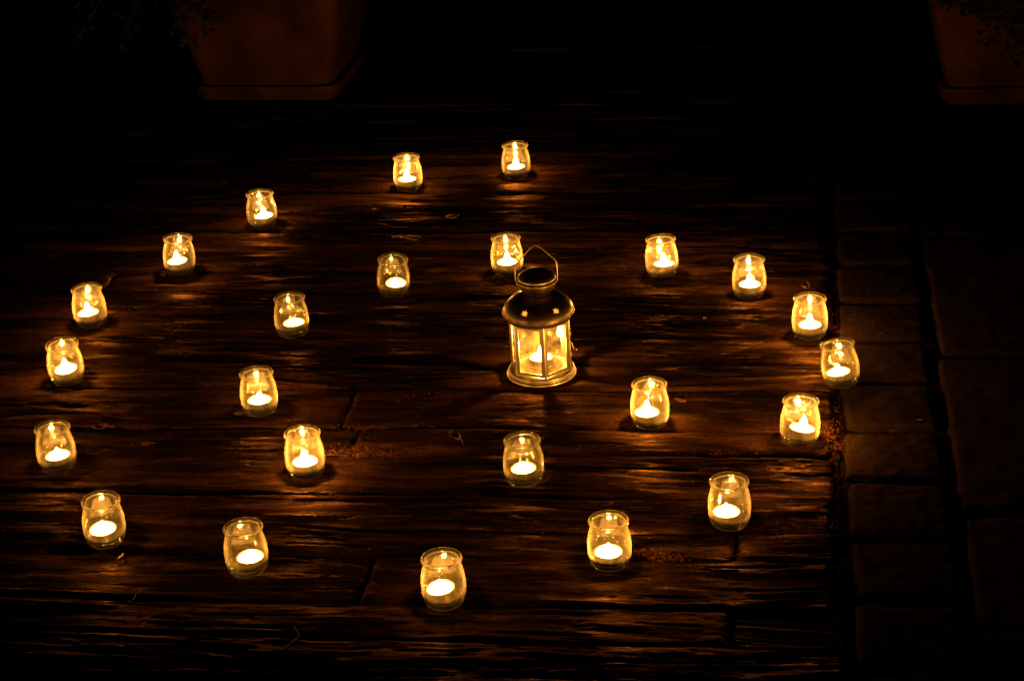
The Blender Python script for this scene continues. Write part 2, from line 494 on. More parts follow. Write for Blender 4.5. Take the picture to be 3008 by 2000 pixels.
xs = np.linspace(-1.75, 0.5512, 330); ys = np.arange(-1.45, 1.45, 0.0045)
X, Y = np.meshgrid(xs, ys)
Z = -0.0105 + 0.0055 * np.clip((X - 0.530) / 0.012, 0, 1) + 0.010 * (fbm(X * 9, Y * 20, 5, 3) - 0.5) + 0.004 * (fbm(X * 120, Y * 120, 6, 2) - 0.5)
bed = link("floor", grid_mesh("floor", X, Y, flatten_feet(X, Y, Z), M['bed'], skirt=-0.044))
tag(bed, kind='structure')
xs = np.arange(-2.2, 0.551, 0.02); ys = np.arange(1.4455, 3.4, 0.012)
X2, Y2 = np.meshgrid(xs, ys)
Z2 = -0.0105 + 0.008 * (fbm(X2 * 9, Y2 * 20, 5, 3) - 0.5)
bed2 = link("far_floor", grid_mesh("far_floor", X2, Y2, Z2, M['bed'], skirt=-0.044))
tag(bed2, kind='structure')

def relief(X, Y, seed, fine=True):
    sx = seed * 3.17; sy = seed * 1.31
    wob = 0.005 * (fbm(X * 3.5 + sx, Y * 9 + sy, seed, 3) - 0.5)
    Yw = Y + wob + 0.006 * np.sin(X * 11 + sx)
    z = 0.0085 * (fbm(X * 3.6 + sx, Yw * 14 + sy, seed + 1, 3) - 0.5)
    Yw = Yw + 0.007 * (fbm(X * 9 + sx, Yw * 22, seed + 9, 3) - 0.5)
    a = fbm(X * 5 + sx, Yw * 46 + sy, seed + 2, 4, 0.6)
    q = a * 7.0; fl = np.floor(q); fr = q - fl
    st = fl + np.clip((fr - 0.30) / 0.35, 0, 1) ** 1.3
    rough_here = np.clip((fbm(X * 3 + sx, Yw * 9, seed + 12, 2) - 0.35) / 0.3, 0.4, 1)
    z = z + 0.0018 * (st - 3.5) * rough_here
    # splintered slots
    s = fbm(X * 6 + sx, Yw * 110 + sy, seed + 3, 3)
    z = z - 0.0040 * np.clip((s - 0.60) / 0.10, 0, 1) * rough_here
    if fine:
        z = z + 0.0019 * (fbm(X * 18 + sx, Yw * 170 + sy, seed + 4, 3, 0.6) - 0.5) * (0.35 + rough_here)
        z = z + 0.0010 * (fbm(X * 110 + sx, Yw * 260 + sy, seed + 14, 2) - 0.5)
    # knots
    return z

def plank(x0, x1, y0, y1, seed, step, far=False):
    sx, sy = step
    nx = max(4, int((x1 - x0) / sx)); ny = max(4, int((y1 - y0) / sy))
    u = np.linspace(0, 1, nx); v = np.linspace(0, 1, ny)
    U, V = np.meshgrid(u, v)
    e0 = 0.010 * (fbm(u * (x1 - x0) * 7 + seed, u * 0 + 0.3, seed + 5, 3) - 0.5)
    e1 = 0.010 * (fbm(u * (x1 - x0) * 7 + seed, u * 0 + 9.3, seed + 6, 3) - 0.5)
    X = x0 + U * (x1 - x0)
    yb = y0 + e0; yt = y1 + e1
    Y = yb[None, :] * (1 - V) + yt[None, :] * V
    X = X + (0.010 * (fbm(v * 9 + seed, v * 0, seed + 7, 2) - 0.5))[:, None] * (2 * np.abs(U - 0.5)) ** 6
    Z = relief(X, Y, seed, not far)
    dy = np.minimum(Y - yb[None, :], yt[None, :] - Y); dx = np.minimum(X - x0, x1 - X)
    rag = 0.006 + 0.010 * fbm(X * 16 + seed, Y * 4, seed + 8, 2)
    ed = np.clip(dy / rag, 0, 1); ex = np.clip(dx / 0.004, 0, 1)
    Z = Z - 0.007 * (1 - ed) ** 2 - 0.005 * (1 - ex) ** 2
    lift = {0: 0.0, 1: 0.003, 2: -0.003, 3: 0.0015}[seed % 4]
    Z = np.minimum(Z - 0.0015 + lift, 0.008)
    Z = flatten_feet(X, Y, Z)
    o = link("plank", grid_mesh("plank", X, Y, Z, M['plank'], skirt=-0.035), None, bed if y0 < 1.44 else bed2)
    return o

bounds = [-1.37, -1.25, -1.14, -1.04, -0.935, -0.848, -0.722, -0.640, -0.553, -0.413, -0.330, -0.190, -0.095,
          0.015, 0.125, 0.215, 0.330, 0.435, 0.520, 0.640, 0.735, 0.85, 0.96, 1.08, 1.20, 1.32, 1.435]
ENDS = {(-0.722, -0.640): [0.404], (-0.935, -0.848): [0.400], (-0.413, -0.330): [-0.20], (-0.330, -0.190): [-0.235], (-0.848, -0.722): [-0.10]}
sd = 11
lr = random.Random(21)
for y0, y1 in zip(bounds[:-1], bounds[1:]):
    near = y1 < 0.95
    ends = sorted(ENDS.get((y0, y1), []))
    x = 0.546 + lr.uniform(-0.014, 0.0)
    cuts = [x]
    known = sorted(ends, reverse=True)
    while cuts[-1] > -1.6:
        nxt = cuts[-1] - lr.choice((1.0, 1.25, 1.5, 1.8)) - lr.uniform(0, 0.15)
        if known and nxt < known[0] + 0.25:
            nxt = known.pop(0)
        cuts.append(nxt)
    for a, b in zip(cuts[1:], cuts[:-1]):
        if b < -1.15 and y0 < 0.6: continue
        sd += 1
        g = lr.uniform(0.001, 0.0035)
        plank(a + g, b - g * 0.4, y0 + g, y1 - g, sd, (0.0075, 0.0019) if near else (0.012, 0.004), not near)
y = 1.447
while y < 3.3:
    w = lr.uniform(0.09, 0.13)
    x = 0.546
    while x > -2.1:
        L = lr.uniform(0.5, 0.95); sd += 1
        plank(x - L + 0.004, x - 0.004, y + 0.005, y + w - 0.005, sd, (0.03, 0.010), True)
        x -= L
    y += w

# stone setts to the right
xs = np.arange(0.5515, 1.9, 0.01); ys = np.arange(-1.45, 3.3, 0.01)
X, Y = np.meshgrid(xs, ys)
pave = link("pavement", grid_mesh("pavement", X, Y, -0.012 + 0.006 * np.clip((0.575 - X) / 0.02, 0, 1) + 0.006 * (fbm(X * 60, Y * 60, 40, 3) - 0.5), M['bed'], skirt=-0.044))
tag(pave, kind='structure')

def sett(x0, x1, y0, y1, seed, lift=0.0, res=30):
    nx, ny = res, res
    U, V = np.meshgrid(np.linspace(-1, 1, nx), np.linspace(-1, 1, ny))
    # squircle mapping keeps the corners round
    cx, cyy = (x0 + x1) / 2, (y0 + y1) / 2; hx, hy = (x1 - x0) / 2, (y1 - y0) / 2
    k = 0.90 if res < 50 else 0.97
    UU = U * np.sqrt(1 - (1 - k) * 0.9 * V ** 6); VV = V * np.sqrt(1 - (1 - k) * 0.9 * U ** 6)
    X = cx + UU * hx; Y = cyy + VV * hy
    X = X + 0.008 * (fbm(X * 14 + seed, Y * 14, seed, 2) - 0.5) * np.abs(U) ** 2
    Y = Y + 0.008 * (fbm(X * 14 + seed, Y * 14, seed + 3, 2) - 0.5) * np.abs(V) ** 2
    d = np.maximum(np.abs(U), np.abs(V))
    Z = 0.001 + lift - 0.0028 * d ** 2 - 0.011 * np.clip((d - (0.86 if res < 50 else 0.955)) / (0.14 if res < 50 else 0.045), 0, 1) ** 2
    Z = Z + 0.0045 * (fbm(X * 22, Y * 22, seed + 5, 4) - 0.5) + 0.002 * (fbm(X * 60, Y * 200, seed + 9, 3) - 0.5) + 0.002 * (fbm(X * 90, Y * 90, seed + 6, 2) - 0.5)
    Z = flatten_feet(X, Y, Z)
    return link("paving_stone", grid_mesh("paving_stone", X, Y, Z, M['stone'], skirt=-0.03), None, pave)

sr = random.Random(5)
yj = -0.811 - 0.166 * 3
for k in range(22):
    a = yj + k * 0.1655
    jit = sr.uniform(-0.004, 0.003)
    sd += 1
    sett(0.556 + sr.uniform(-0.002, 0.004), 0.708 + jit, a + 0.006, a + 0.160 + jit, sd, sr.uniform(-0.003, 0.002))
for c in range(3):
    for k in range(8):
        sd += 1
        y0 = -0.57 - 0.53 * 2 + k * 0.53 + (0.0, 0.23, 0.1)[c]
        sett(0.716 + c * 0.42 + sr.uniform(-0.003, 0.003), 0.716 + c * 0.42 + 0.412, y0 + 0.004, y0 + 0.522, sd, sr.uniform(-0.006, -0.002), 60)

# grit in the joints: thousands of grains in one mesh
base = bmesh.new(); bmesh.ops.create_icosphere(base, subdivisions=1, radius=1.0)
bv = np.array([v.co[:] for v in base.verts]); base.verts.index_update(); bf = np.array([[v.index for v in f.verts] for f in base.faces]); base.free()
gr = np.random.RandomState(3)
pts = []
def strip(n, x0, x1, y0, y1, z0, z1, s0=0.0004, s1=0.0013):
    for _ in range(n):
        pts.append((gr.uniform(x0, x1), gr.uniform(y0, y1), gr.uniform(z0, z1), gr.uniform(s0, s1)))
for b in bounds[1:22]:
    strip(190, -1.1, 0.54, b - 0.006, b + 0.006, -0.010, -0.006)
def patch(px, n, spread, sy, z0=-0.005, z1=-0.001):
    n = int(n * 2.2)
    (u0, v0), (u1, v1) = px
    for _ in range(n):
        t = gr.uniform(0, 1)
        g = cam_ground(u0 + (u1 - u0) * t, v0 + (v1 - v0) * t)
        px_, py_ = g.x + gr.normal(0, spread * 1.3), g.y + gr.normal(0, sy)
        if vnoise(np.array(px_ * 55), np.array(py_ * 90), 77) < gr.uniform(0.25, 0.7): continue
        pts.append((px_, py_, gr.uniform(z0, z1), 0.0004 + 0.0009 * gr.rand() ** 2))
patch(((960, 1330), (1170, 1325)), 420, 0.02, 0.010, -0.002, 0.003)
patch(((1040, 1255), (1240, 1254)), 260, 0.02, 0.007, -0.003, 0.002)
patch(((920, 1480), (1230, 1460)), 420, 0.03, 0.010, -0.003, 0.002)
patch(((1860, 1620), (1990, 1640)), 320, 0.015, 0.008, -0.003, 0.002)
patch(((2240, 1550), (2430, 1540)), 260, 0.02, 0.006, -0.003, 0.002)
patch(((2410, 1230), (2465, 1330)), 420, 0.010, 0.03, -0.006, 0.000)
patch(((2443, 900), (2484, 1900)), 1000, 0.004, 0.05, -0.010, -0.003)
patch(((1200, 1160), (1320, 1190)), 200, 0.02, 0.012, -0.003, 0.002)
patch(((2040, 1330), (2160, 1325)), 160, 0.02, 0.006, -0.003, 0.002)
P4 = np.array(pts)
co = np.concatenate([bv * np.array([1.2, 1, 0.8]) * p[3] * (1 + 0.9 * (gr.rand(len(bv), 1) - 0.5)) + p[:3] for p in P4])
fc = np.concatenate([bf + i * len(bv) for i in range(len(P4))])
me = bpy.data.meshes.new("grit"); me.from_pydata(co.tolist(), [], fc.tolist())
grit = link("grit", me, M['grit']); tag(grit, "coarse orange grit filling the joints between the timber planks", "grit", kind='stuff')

# ------------------------------------------------------------------ tea light, built once and copied
def flame_bm(h, r):
    prof = [(0, 0), (r * .6, h * .06), (r * .95, h * .2), (r, h * .36), (r * .88, h * .55), (r * .62, h * .74), (r * .32, h * .9), (0, h)]
    return lathe(prof, 14)

def tube(pts, r, seg=8):
    bm = bmesh.new(); tube_into(bm, pts, r, seg); return bm

def make_tealight():
    t = empty("tea_light", (0, 0, 0))
    r = 0.0193
    cup = lathe([(0, 0.0003), (r * .9, 0.0003), (r * .985, 0.0012), (r, 0.004), (r, 0.0142), (r + .0006, 0.0150), (r + .0002, 0.0156), (r - .0005, 0.0150),
                 (r - .0006, 0.004), (r * .9, 0.0012), (0, 0.0010)], 48)
    for v in cup.verts:      # thin crimped foil
        a = math.atan2(v.co.y, v.co.x); k = 1 + 0.006 * math.sin(a * 30)
        if v.co.z > 0.003: v.co.x *= k; v.co.y *= k
    c = link("cup", cup, M['alu'], t, True)
    wax = lathe([(0, 0.0125), (0.006, 0.0125), (0.012, 0.0128), (0.0165, 0.0132), (r - .0012, 0.0139), (r - .0007, 0.0136), (r - .0007, 0.0014), (0, 0.0014)], 40)
    w = link("wax", wax, M['wax'], t, True)
    link("wick", tube([(0, 0, .0122), (.0002, 0, .016), (.0008, .0003, .0180)], 0.0005, 6), M['wick'], t)
    f = link("flame", flame_bm(0.0150, 0.0040), FLAME['medium'], t, True)
    f.location = (0.0005, 0, 0.0135)
    return t, f
tea0, flame0 = make_tealight()
FL = {'small': (0.8, 0.7), 'medium': (1.15, 1.0), 'tall': (1.4, 1.5)}
FM = {}
for k in FL:
    me = flame0.data.copy(); me.materials.clear(); me.materials.append(FLAME[k]); FM[k] = me
used = [False]
POWER = 1.75

def place_tealight(loc, size, power, tilt, axis, label, group, rz=0.0, base_m=None):
    if not used[0]:
        t = tea0; used[0] = True
    else:
        t = tea0.copy(); COL.objects.link(t)
        for ch in list(tea0.children):
            if ch.type != 'MESH': continue
            c = ch.copy(); COL.objects.link(c); c.parent = t
    q = Matrix.Rotation(R(tilt), 4, (math.cos(R(axis + 90)), math.sin(R(axis + 90)), 0)) @ Matrix.Rotation(rz, 4, 'Z')
    t.matrix_world = (base_m if base_m is not None else Matrix.Identity(4)) @ Matrix.Translation(loc) @ q
    tag(t, label, "tea light", group)
    for ch in t.children:
        if ch.name.startswith("flame"):
            ch.data = FM[size]; ch.scale = (FL[size][0], FL[size][0], FL[size][1])
    ld = bpy.data.lights.new("candle_light", 'POINT')
    ld.energy = POWER * power; ld.color = CANDLE; ld.shadow_soft_size = 0.0035
    lo = bpy.data.objects.new("candle_light", ld); COL.objects.link(lo); lo.parent = t
    lo.location = (0.0005, 0, 0.0130 + 0.0130 * FL[size][1])
    return t

# ------------------------------------------------------------------ glass jar, built once and copied
OUT = [(0, 0.0016), (0.015, 0.0012), (0.0200, 0.0), (0.0238, 0.0018), (0.0266, 0.0062), (0.0286, 0.0120), (0.0297, 0.0190), (0.0301, 0.0270),
       (0.0300, 0.0360), (0.0291, 0.0440), (0.0275, 0.0510), (0.0261, 0.0565), (0.0252, 0.0602), (0.0249, 0.0627), (0.0250, 0.0646)]
INN = [(0.0228, 0.0646), (0.0227, 0.0622), (0.0230, 0.0598), (0.0239, 0.0560), (0.0253, 0.0505), (0.0268, 0.0436), (0.0277, 0.0358), (0.0278, 0.0270), (0.0275, 0.0195),
       (0.0263, 0.0128), (0.0240, 0.0085), (0.0205, 0.0062), (0.012, 0.0054), (0, 0.0052)]
RIM = [(0.0229, 0.0648), (0.0250, 0.0648), (0.0264, 0.0655), (0.0276, 0.0666), (0.0280, 0.0679), (0.0278, 0.0690), (0.0269, 0.0701), (0.0257, 0.0706),
       (0.0246, 0.0704), (0.0236, 0.0695), (0.0229, 0.0678)]
def make_jar():
    j = empty("glass_jar", (0, 0, 0))
    link("jar_wall", lathe(OUT, 72), M['glass'], j, True)
    link("inner_wall", lathe(INN, 72), M['glass'], j, True)
    rim = lathe(RIM, 72, True); bmesh.ops.recalc_face_normals(rim, faces=rim.faces)
    link("rim", rim, M['rimglass'], j, True)
    return j
jar0 = make_jar()
LEAN = {'L': (-0.009, 0.004), 'T': (0.005, -0.006), 'B': (0.002, -0.006), 'W': (0.004, 0), 'G': (0.003, -0.004), 'I': (-0.002, 0.003), 'N': (0.002, 0.004)}   # how far the rim leans from the base (m)
jr = random.Random(99)
for i, (x, y, ox, oy, pw, size, tilt, axis, _, key) in enumerate(JARS):
    if i == 0: j = jar0
    else:
        j = jar0.copy(); COL.objects.link(j)
        for ch in list(jar0.children):
            c = ch.copy(); COL.objects.link(c); c.parent = j
    ox_, oy_ = LEAN.get(key, (0, 0)); ang = math.hypot(ox_, oy_) / 0.068
    jm = Matrix.Translation((x, y, 0.0002 + 0.019 * ang)) @ (Matrix.Rotation(ang, 4, (-oy_, ox_, 0)) if ang else Matrix.Identity(4))
    j.matrix_world = jm @ Matrix.Rotation(jr.uniform(0, 6.28), 4, 'Z')
    tag(j, JLAB[key], "jar", "glass yoghurt jars laid out in a heart")
    tl = "tea light in the " + TLAB[key]
    zt = 0.0064 + 0.0193 * math.sin(R(tilt))
    # candle sits towards one side; offsets are along the picture's right and away directions
    a = R(8.9); dx = ox * math.cos(a) - oy * math.sin(a); dy = ox * math.sin(a) + oy * math.cos(a)
    place_tealight((dx * 0.001, dy * 0.001, zt), size, pw, tilt, axis, tl, "tea lights burning in the jars", jr.uniform(0, 6.28) if tilt == 0 else 0, jm)

# ------------------------------------------------------------------ lantern
lan = empty("candle_lantern", (LANT[0], LANT[1], 0.0))
tag(lan, "metal hexagonal lantern with domed star pierced roof and glass panes inside the heart of jars", "lantern")
# direction to the camera in the plane
tc = math.atan2(CAM.y - LANT[1], CAM.x - LANT[0])
A0 = tc + R(7)          # front corner of the hexagon, turned to the picture's right
HR = 0.0535
base = lathe([(0, 0.0004), (0.0555, 0.0004), (0.0578, 0.0016), (0.0583, 0.0038), (0.0572, 0.0058), (0.0553, 0.0066), (0.0547, 0.0080), (0.0555, 0.0098),
              (0.0548, 0.0122), (0.0530, 0.0138), (0.0518, 0.0142), (0, 0.0142)], 96)
link("base", base, M['metal'], lan, True)

def hexpt(k, r=HR): a = A0 + k * math.pi / 3; return Vector((r * math.cos(a), r * math.sin(a), 0))
Z0, Z1 = 0.0142, 0.1040
for k in range(6):
    c = hexpt(k, HR - 0.0012)
    bm = bmesh.new(); bmesh.ops.create_cone(bm, cap_ends=True, segments=6, radius1=0.0019, radius2=0.0019, depth=Z1 - Z0)
    for v in bm.verts: v.co += Vector((c.x, c.y, (Z0 + Z1) / 2))
    link("corner_post", bm, M['metal'], lan)
    a, b = hexpt(k, HR - 0.0025), hexpt(k + 1, HR - 0.0025)
    d = (b - a).normalized(); nrm = Vector((d.y, -d.x, 0)); 
    if nrm.dot(a) < 0: nrm = -nrm
    L = (b - a).length - 0.002; mid = (a + b) / 2
    rz = math.atan2(d.y, d.x)
    fr = bmesh.new()
    fw = 0.0052; th = 0.0013; zb, zt2 = Z0 + 0.001, Z1 - 0.001
    def bar(cx, cz, sx, sz):
        t = bmesh.ops.create_cube(fr, size=1.0)
        for v in t['verts']: v.co = mid + d * (v.co.x * sx + cx) + nrm * (v.co.y * th) + Vector((0, 0, v.co.z * sz + cz))
    bar(0, zb + fw / 2, L - 2 * fw, fw); bar(0, zt2 - fw / 2, L - 2 * fw, fw)
    bar(-(L / 2 - fw / 2), (zb + zt2) / 2, fw, zt2 - zb); bar(L / 2 - fw / 2, (zb + zt2) / 2, fw, zt2 - zb)
    frame = link("door" if k == 5 else "pane_frame", fr, M['metal'], lan)
    pb = bmesh.new(); t = bmesh.ops.create_cube(pb, size=1.0)
    for v in t['verts']: v.co = mid - nrm * 0.0012 + d * (v.co.x * (L - 2 * fw + 0.002)) + nrm * (v.co.y * 0.0008) + Vector((0, 0, v.co.z * (zt2 - zb - 2 * fw + 0.002) + (zb + zt2) / 2))
    pane = link("pane", pb, M['pane'], frame)
    # star-shaped flakes etched on the glass
    for (sxx, szz, sr_) in ((-0.010, 0.090, 0.0070), (0.001, 0.055, 0.0072)):
        if sxx < -0.005 and k in (2, 4): sxx = -sxx
        et = bmesh.new()
        for q in range(8):
            an = q * math.pi / 4 + 0.2; rr_ = sr_ * (1.0 if q % 2 == 0 else 0.8)
            ex = d * math.cos(an) + Vector((0, 0, math.sin(an))); px = d * -math.sin(an) + Vector((0, 0, math.cos(an)))
            o_ = mid + nrm * (-0.0012 + 0.00052) + d * sxx + Vector((0, 0, szz))
            vs = [et.verts.new(o_ + px * 0.0007), et.verts.new(o_ - px * 0.0007), et.verts.new(o_ + ex * rr_)]
            o2 = o_ + nrm * 0.0001
            vs2 = [et.verts.new(o2 + px * 0.0007), et.verts.new(o2 - px * 0.0007), et.verts.new(o2 + ex * rr_)]
            et.faces.new(vs); et.faces.new(vs2[::-1])
            for a_, b_ in ((0, 1), (1, 2), (2, 0)): et.faces.new((vs[a_], vs[b_], vs2[b_], vs2[a_]))
        link("etched_star", et, M['frost'], frame)
    # hinge knuckles and catch on the sides
    if k in (5, 1):
        for hz in (0.040, 0.078):
            hb = bmesh.new(); bmesh.ops.create_cone(hb, cap_ends=True, segments=10, radius1=0.0014, radius2=0.0014, depth=0.020)
            cpt = hexpt(1 if k == 1 else 5, HR + 0.0004) if k == 1 else hexpt(5, HR + 0.0004)
            for v in hb.verts: v.co += Vector((cpt.x, cpt.y, hz))
            link("hinge", hb, M['metal'], lan, True)
side = hexpt(1, HR + 0.001)
side_r = max((hexpt(1), hexpt(5)), key=lambda p: p.dot(Vector((CR.x, CR.y, 0)))).normalized()
sd_ = Vector((-side_r.y, side_r.x, 0))
link("door_catch", tube([side_r * (HR + .0005) + Vector((0, 0, .068)), side_r * (HR + .003) + Vector((0, 0, .062)), side_r * (HR + .0055) + Vector((0, 0, .053)),
     side_r * (HR + .0095) + Vector((0, 0, .0500)), side_r * (HR + .0115) + Vector((0, 0, .0520)), side_r * (HR + .009) + Vector((0, 0, .0545))], 0.0008, 8), M['wire'], lan, True)
# collar under the roof
link("collar", lathe([(0.0520, 0.1040), (0.0532, 0.1040), (0.0532, 0.1120), (0.0545, 0.1150), (0.0530, 0.1150), (0.0520, 0.1110)], 96, True), M['metal'], lan, True)
# domed roof with star holes
def shell(outer, t=0.0009):
    inner = [(max(0.0001, r - t), z - t * 0.6) for r, z in reversed(outer)]
    return lathe(outer + inner, 96, True)
ROOF = [(0.0584, 0.1150), (0.0583, 0.1168), (0.0576, 0.1200), (0.0555, 0.1250), (0.0520, 0.1300), (0.0468, 0.1350), (0.0400, 0.1395), (0.0325, 0.1428), (0.0255, 0.1448), (0.0215, 0.1458)]
roof_bm = shell(ROOF); bmesh.ops.recalc_face_normals(roof_bm, faces=roof_bm.faces)
roof = link("roof", roof_bm, M['darkmetal'], lan)
def star_prism(bm, c, ax, r1, r0, h, rot=0.0):
    ax = ax.normalized(); u = ax.cross(Vector((0, 0, 1))).normalized(); w = ax.cross(u)
    A, B = [], []
    for i in range(12):
        an = rot + i * math.pi / 6; rr_ = r1 if i % 2 == 0 else r0
        p = c + u * (rr_ * math.cos(an)) + w * (rr_ * math.sin(an))
        A.append(bm.verts.new(p - ax * h)); B.append(bm.verts.new(p + ax * h))
    bm.faces.new(A[::-1]); bm.faces.new(B)
    for i in range(12): bm.faces.new((A[i], A[(i + 1) % 12], B[(i + 1) % 12], B[i]))
def pierce(o, stars):
    cb = bmesh.new()
    for s in stars: star_prism(cb, *s)
    bmesh.ops.recalc_face_normals(cb, faces=cb.faces)
    cut = link("cutter", cb, M["darkmetal"], lan)
    md = o.modifiers.new("b", 'BOOLEAN'); md.operation = 'DIFFERENCE'; md.solver = 'EXACT'; md.object = cut
    bake_mods(o)
    me_ = cut.data; bpy.data.objects.remove(cut); bpy.data.meshes.remove(me_)
stars = []
for i in range(6):
    an = tc - R(26) + i * math.pi / 3
    stars.append((Vector((0.0515 * math.cos(an), 0.0515 * math.sin(an), 0.1305)), Vector((math.cos(an), math.sin(an), 0.9)), 0.0070, 0.0031, 0.004, 0.3))
pierce(roof, stars)
for p in roof.data.polygons: p.use_smooth = True
try:
    roof.data.set_sharp_from_angle(angle=R(40))
except Exception: pass
star_diffuser = lathe([(0.0505, 0.1255), (0.0440, 0.1335), (0.0300, 0.1405), (0.0220, 0.1425), (0.0220, 0.1420), (0.0300, 0.1400), (0.0440, 0.1330), (0.0502, 0.1250)], 72, True)
link("added_star_diffuser", star_diffuser, M['frost'], lan, True)  # translucent layer added under the roof so the star holes glow
link("roof_rim", torus_bm(0.0584, 0.0013, 0.1152, 96, 10), M['wire'], lan, True)
# neck bowl and cap
link("neck", lathe([(0.0213, 0.1452), (0.0214, 0.1468), (0.0228, 0.1492), (0.0260, 0.1530), (0.0292, 0.1585), (0.0318, 0.1650), (0.0328, 0.1690),
     (0.0318, 0.1690), (0.0308, 0.1650), (0.0282, 0.1590), (0.0250, 0.1538), (0.0215, 0.1500), (0.0203, 0.1470), (0.0203, 0.1452)], 80, True), M['darkmetal'], lan, True)
link("neck_rim", torus_bm(0.0331, 0.0011, 0.1690, 80, 10), M['wire'], lan, True)
CAP = [(0.0305, 0.1715), (0.0306, 0.1748), (0.0296, 0.1768), (0.0262, 0.1803), (0.0205, 0.1838), (0.0130, 0.1864), (0.0060, 0.1876), (0.0004, 0.1879)]
cap_bm = shell(CAP, 0.0008); bmesh.ops.recalc_face_normals(cap_bm, faces=cap_bm.faces)
cap = link("cap", cap_bm, M['darkmetal'], lan)
cs = []
for i in range(6):
    an = tc + R(150) + i * math.pi / 3
    cs.append((Vector((0.0180 * math.cos(an), 0.0180 * math.sin(an), 0.1848)), Vector((math.cos(an) * .45, math.sin(an) * .45, 1)), 0.0036, 0.0019, 0.003, 0.2))
pierce(cap, [cs[0], cs[1], cs[2], cs[5]])
for p in cap.data.polygons: p.use_smooth = True
try: cap.data.set_sharp_from_angle(angle=R(40))
except Exception: pass
link("cap_band", lathe([(0.0307, 0.1712), (0.0313, 0.1714), (0.0313, 0.1744), (0.0308, 0.1748)], 80, True), M['metal'], lan, True)
for i in range(3):
    an = tc + R(60) + i * R(120)
    bm = bmesh.new(); bmesh.ops.create_cone(bm, cap_ends=True, segments=8, radius1=0.0012, radius2=0.0012, depth=0.012)
    for v in bm.verts: v.co += Vector((0.0290 * math.cos(an), 0.0290 * math.sin(an), 0.1665))
    link("cap_post", bm, M['metal'], lan)
# wire handle
u = Vector((CR.x, CR.y, 0)).normalized(); up = Vector((0, 0, 1))
def smooth_path(pts, n=6):
    pts = [Vector(p) for p in pts]; out_ = []
    for i in range(len(pts) - 1):
        p0 = pts[max(i - 1, 0)]; p1 = pts[i]; p2 = pts[i + 1]; p3 = pts[min(i + 2, len(pts) - 1)]
        for k in range(n):
            t = k / n
            out_.append(0.5 * ((2 * p1) + (p2 - p0) * t + (2 * p0 - 5 * p1 + 4 * p2 - p3) * t * t + (3 * p1 - p0 - 3 * p2 + p3) * t ** 3))
    out_.append(pts[-1]); return out_
hw = [(-0.0325, 0.1685), (-0.0340, 0.1700), (-0.0338, 0.182), (-0.0330, 0.1935), (-0.0290, 0.2010), (-0.0180, 0.2135), (-0.0070, 0.2252), (0.0, 0.2288), (0.0070, 0.2262),
      (0.0185, 0.2160), (0.0295, 0.2045), (0.0330, 0.1985), (0.0340, 0.186), (0.0340, 0.1700), (0.0325, 0.1685)]
link("handle", tube(smooth_path([u * a + up * b for a, b in hw]), 0.00095, 8), M['wire'], lan, True)
# pale plate added over the base to brighten the lantern inside
fp = bmesh.new(); top_ = [fp.verts.new(hexpt(k, HR - 0.0045) + Vector((0, 0, 0.0150))) for k in range(6)]; low_ = [fp.verts.new(v.co - Vector((0, 0, 0.0007))) for v in top_]
fp.faces.new(top_); fp.faces.new(low_[::-1])
for k in range(6): fp.faces.new((top_[k], low_[k], low_[(k + 1) % 6], top_[(k + 1) % 6]))
link("added_bright_plate", fp, M['plate'], lan)
# candle ring inside
link("candle_holder", lathe([(0.0, 0.0145), (0.0215, 0.0145), (0.0240, 0.0175), (0.0262, 0.0225), (0.0275, 0.0230), (0.0262, 0.0236), (0.0235, 0.0185), (0.0205, 0.0155), (0, 0.0155)], 56), M['metal'], lan, True)
place_tealight((LANT[0] , LANT[1] , 0.0160), 'tall', 2.7, 0, 0, "lit tea light burning in the cup holder inside the metal lantern", None)

# ------------------------------------------------------------------ pots with shrubs
def rounded_square(h, k=0.16, n=40):
    out_ = []
    for i in range(n):
        a = 2 * math.pi * i / n; c, s = math.cos(a), math.sin(a); e = 0.17
        out_.append((h * abs(c) ** e * (1 if c >= 0 else -1), h * abs(s) ** e * (1 if s >= 0 else -1)))
    return out_
def square_lathe(prof, n=56):
    bm = bmesh.new(); rings = []
    for h, z in prof:
        if h <= 0: rings.append([bm.verts.new((0, 0, z))]); continue
        rings.append([bm.verts.new((x, y, z)) for x, y in rounded_square(h, n=n)])
    for a, b in zip(rings[:-1], rings[1:]):
        for i in range(n):
            j = (i + 1) % n
            if len(a) == 1: bm.faces.new((a[0], b[j], b[i]))
            elif len(b) == 1: bm.faces.new((a[i], a[j], b[0]))
            else: bm.faces.new((a[i], a[j], b[j], b[i]))
    return bm

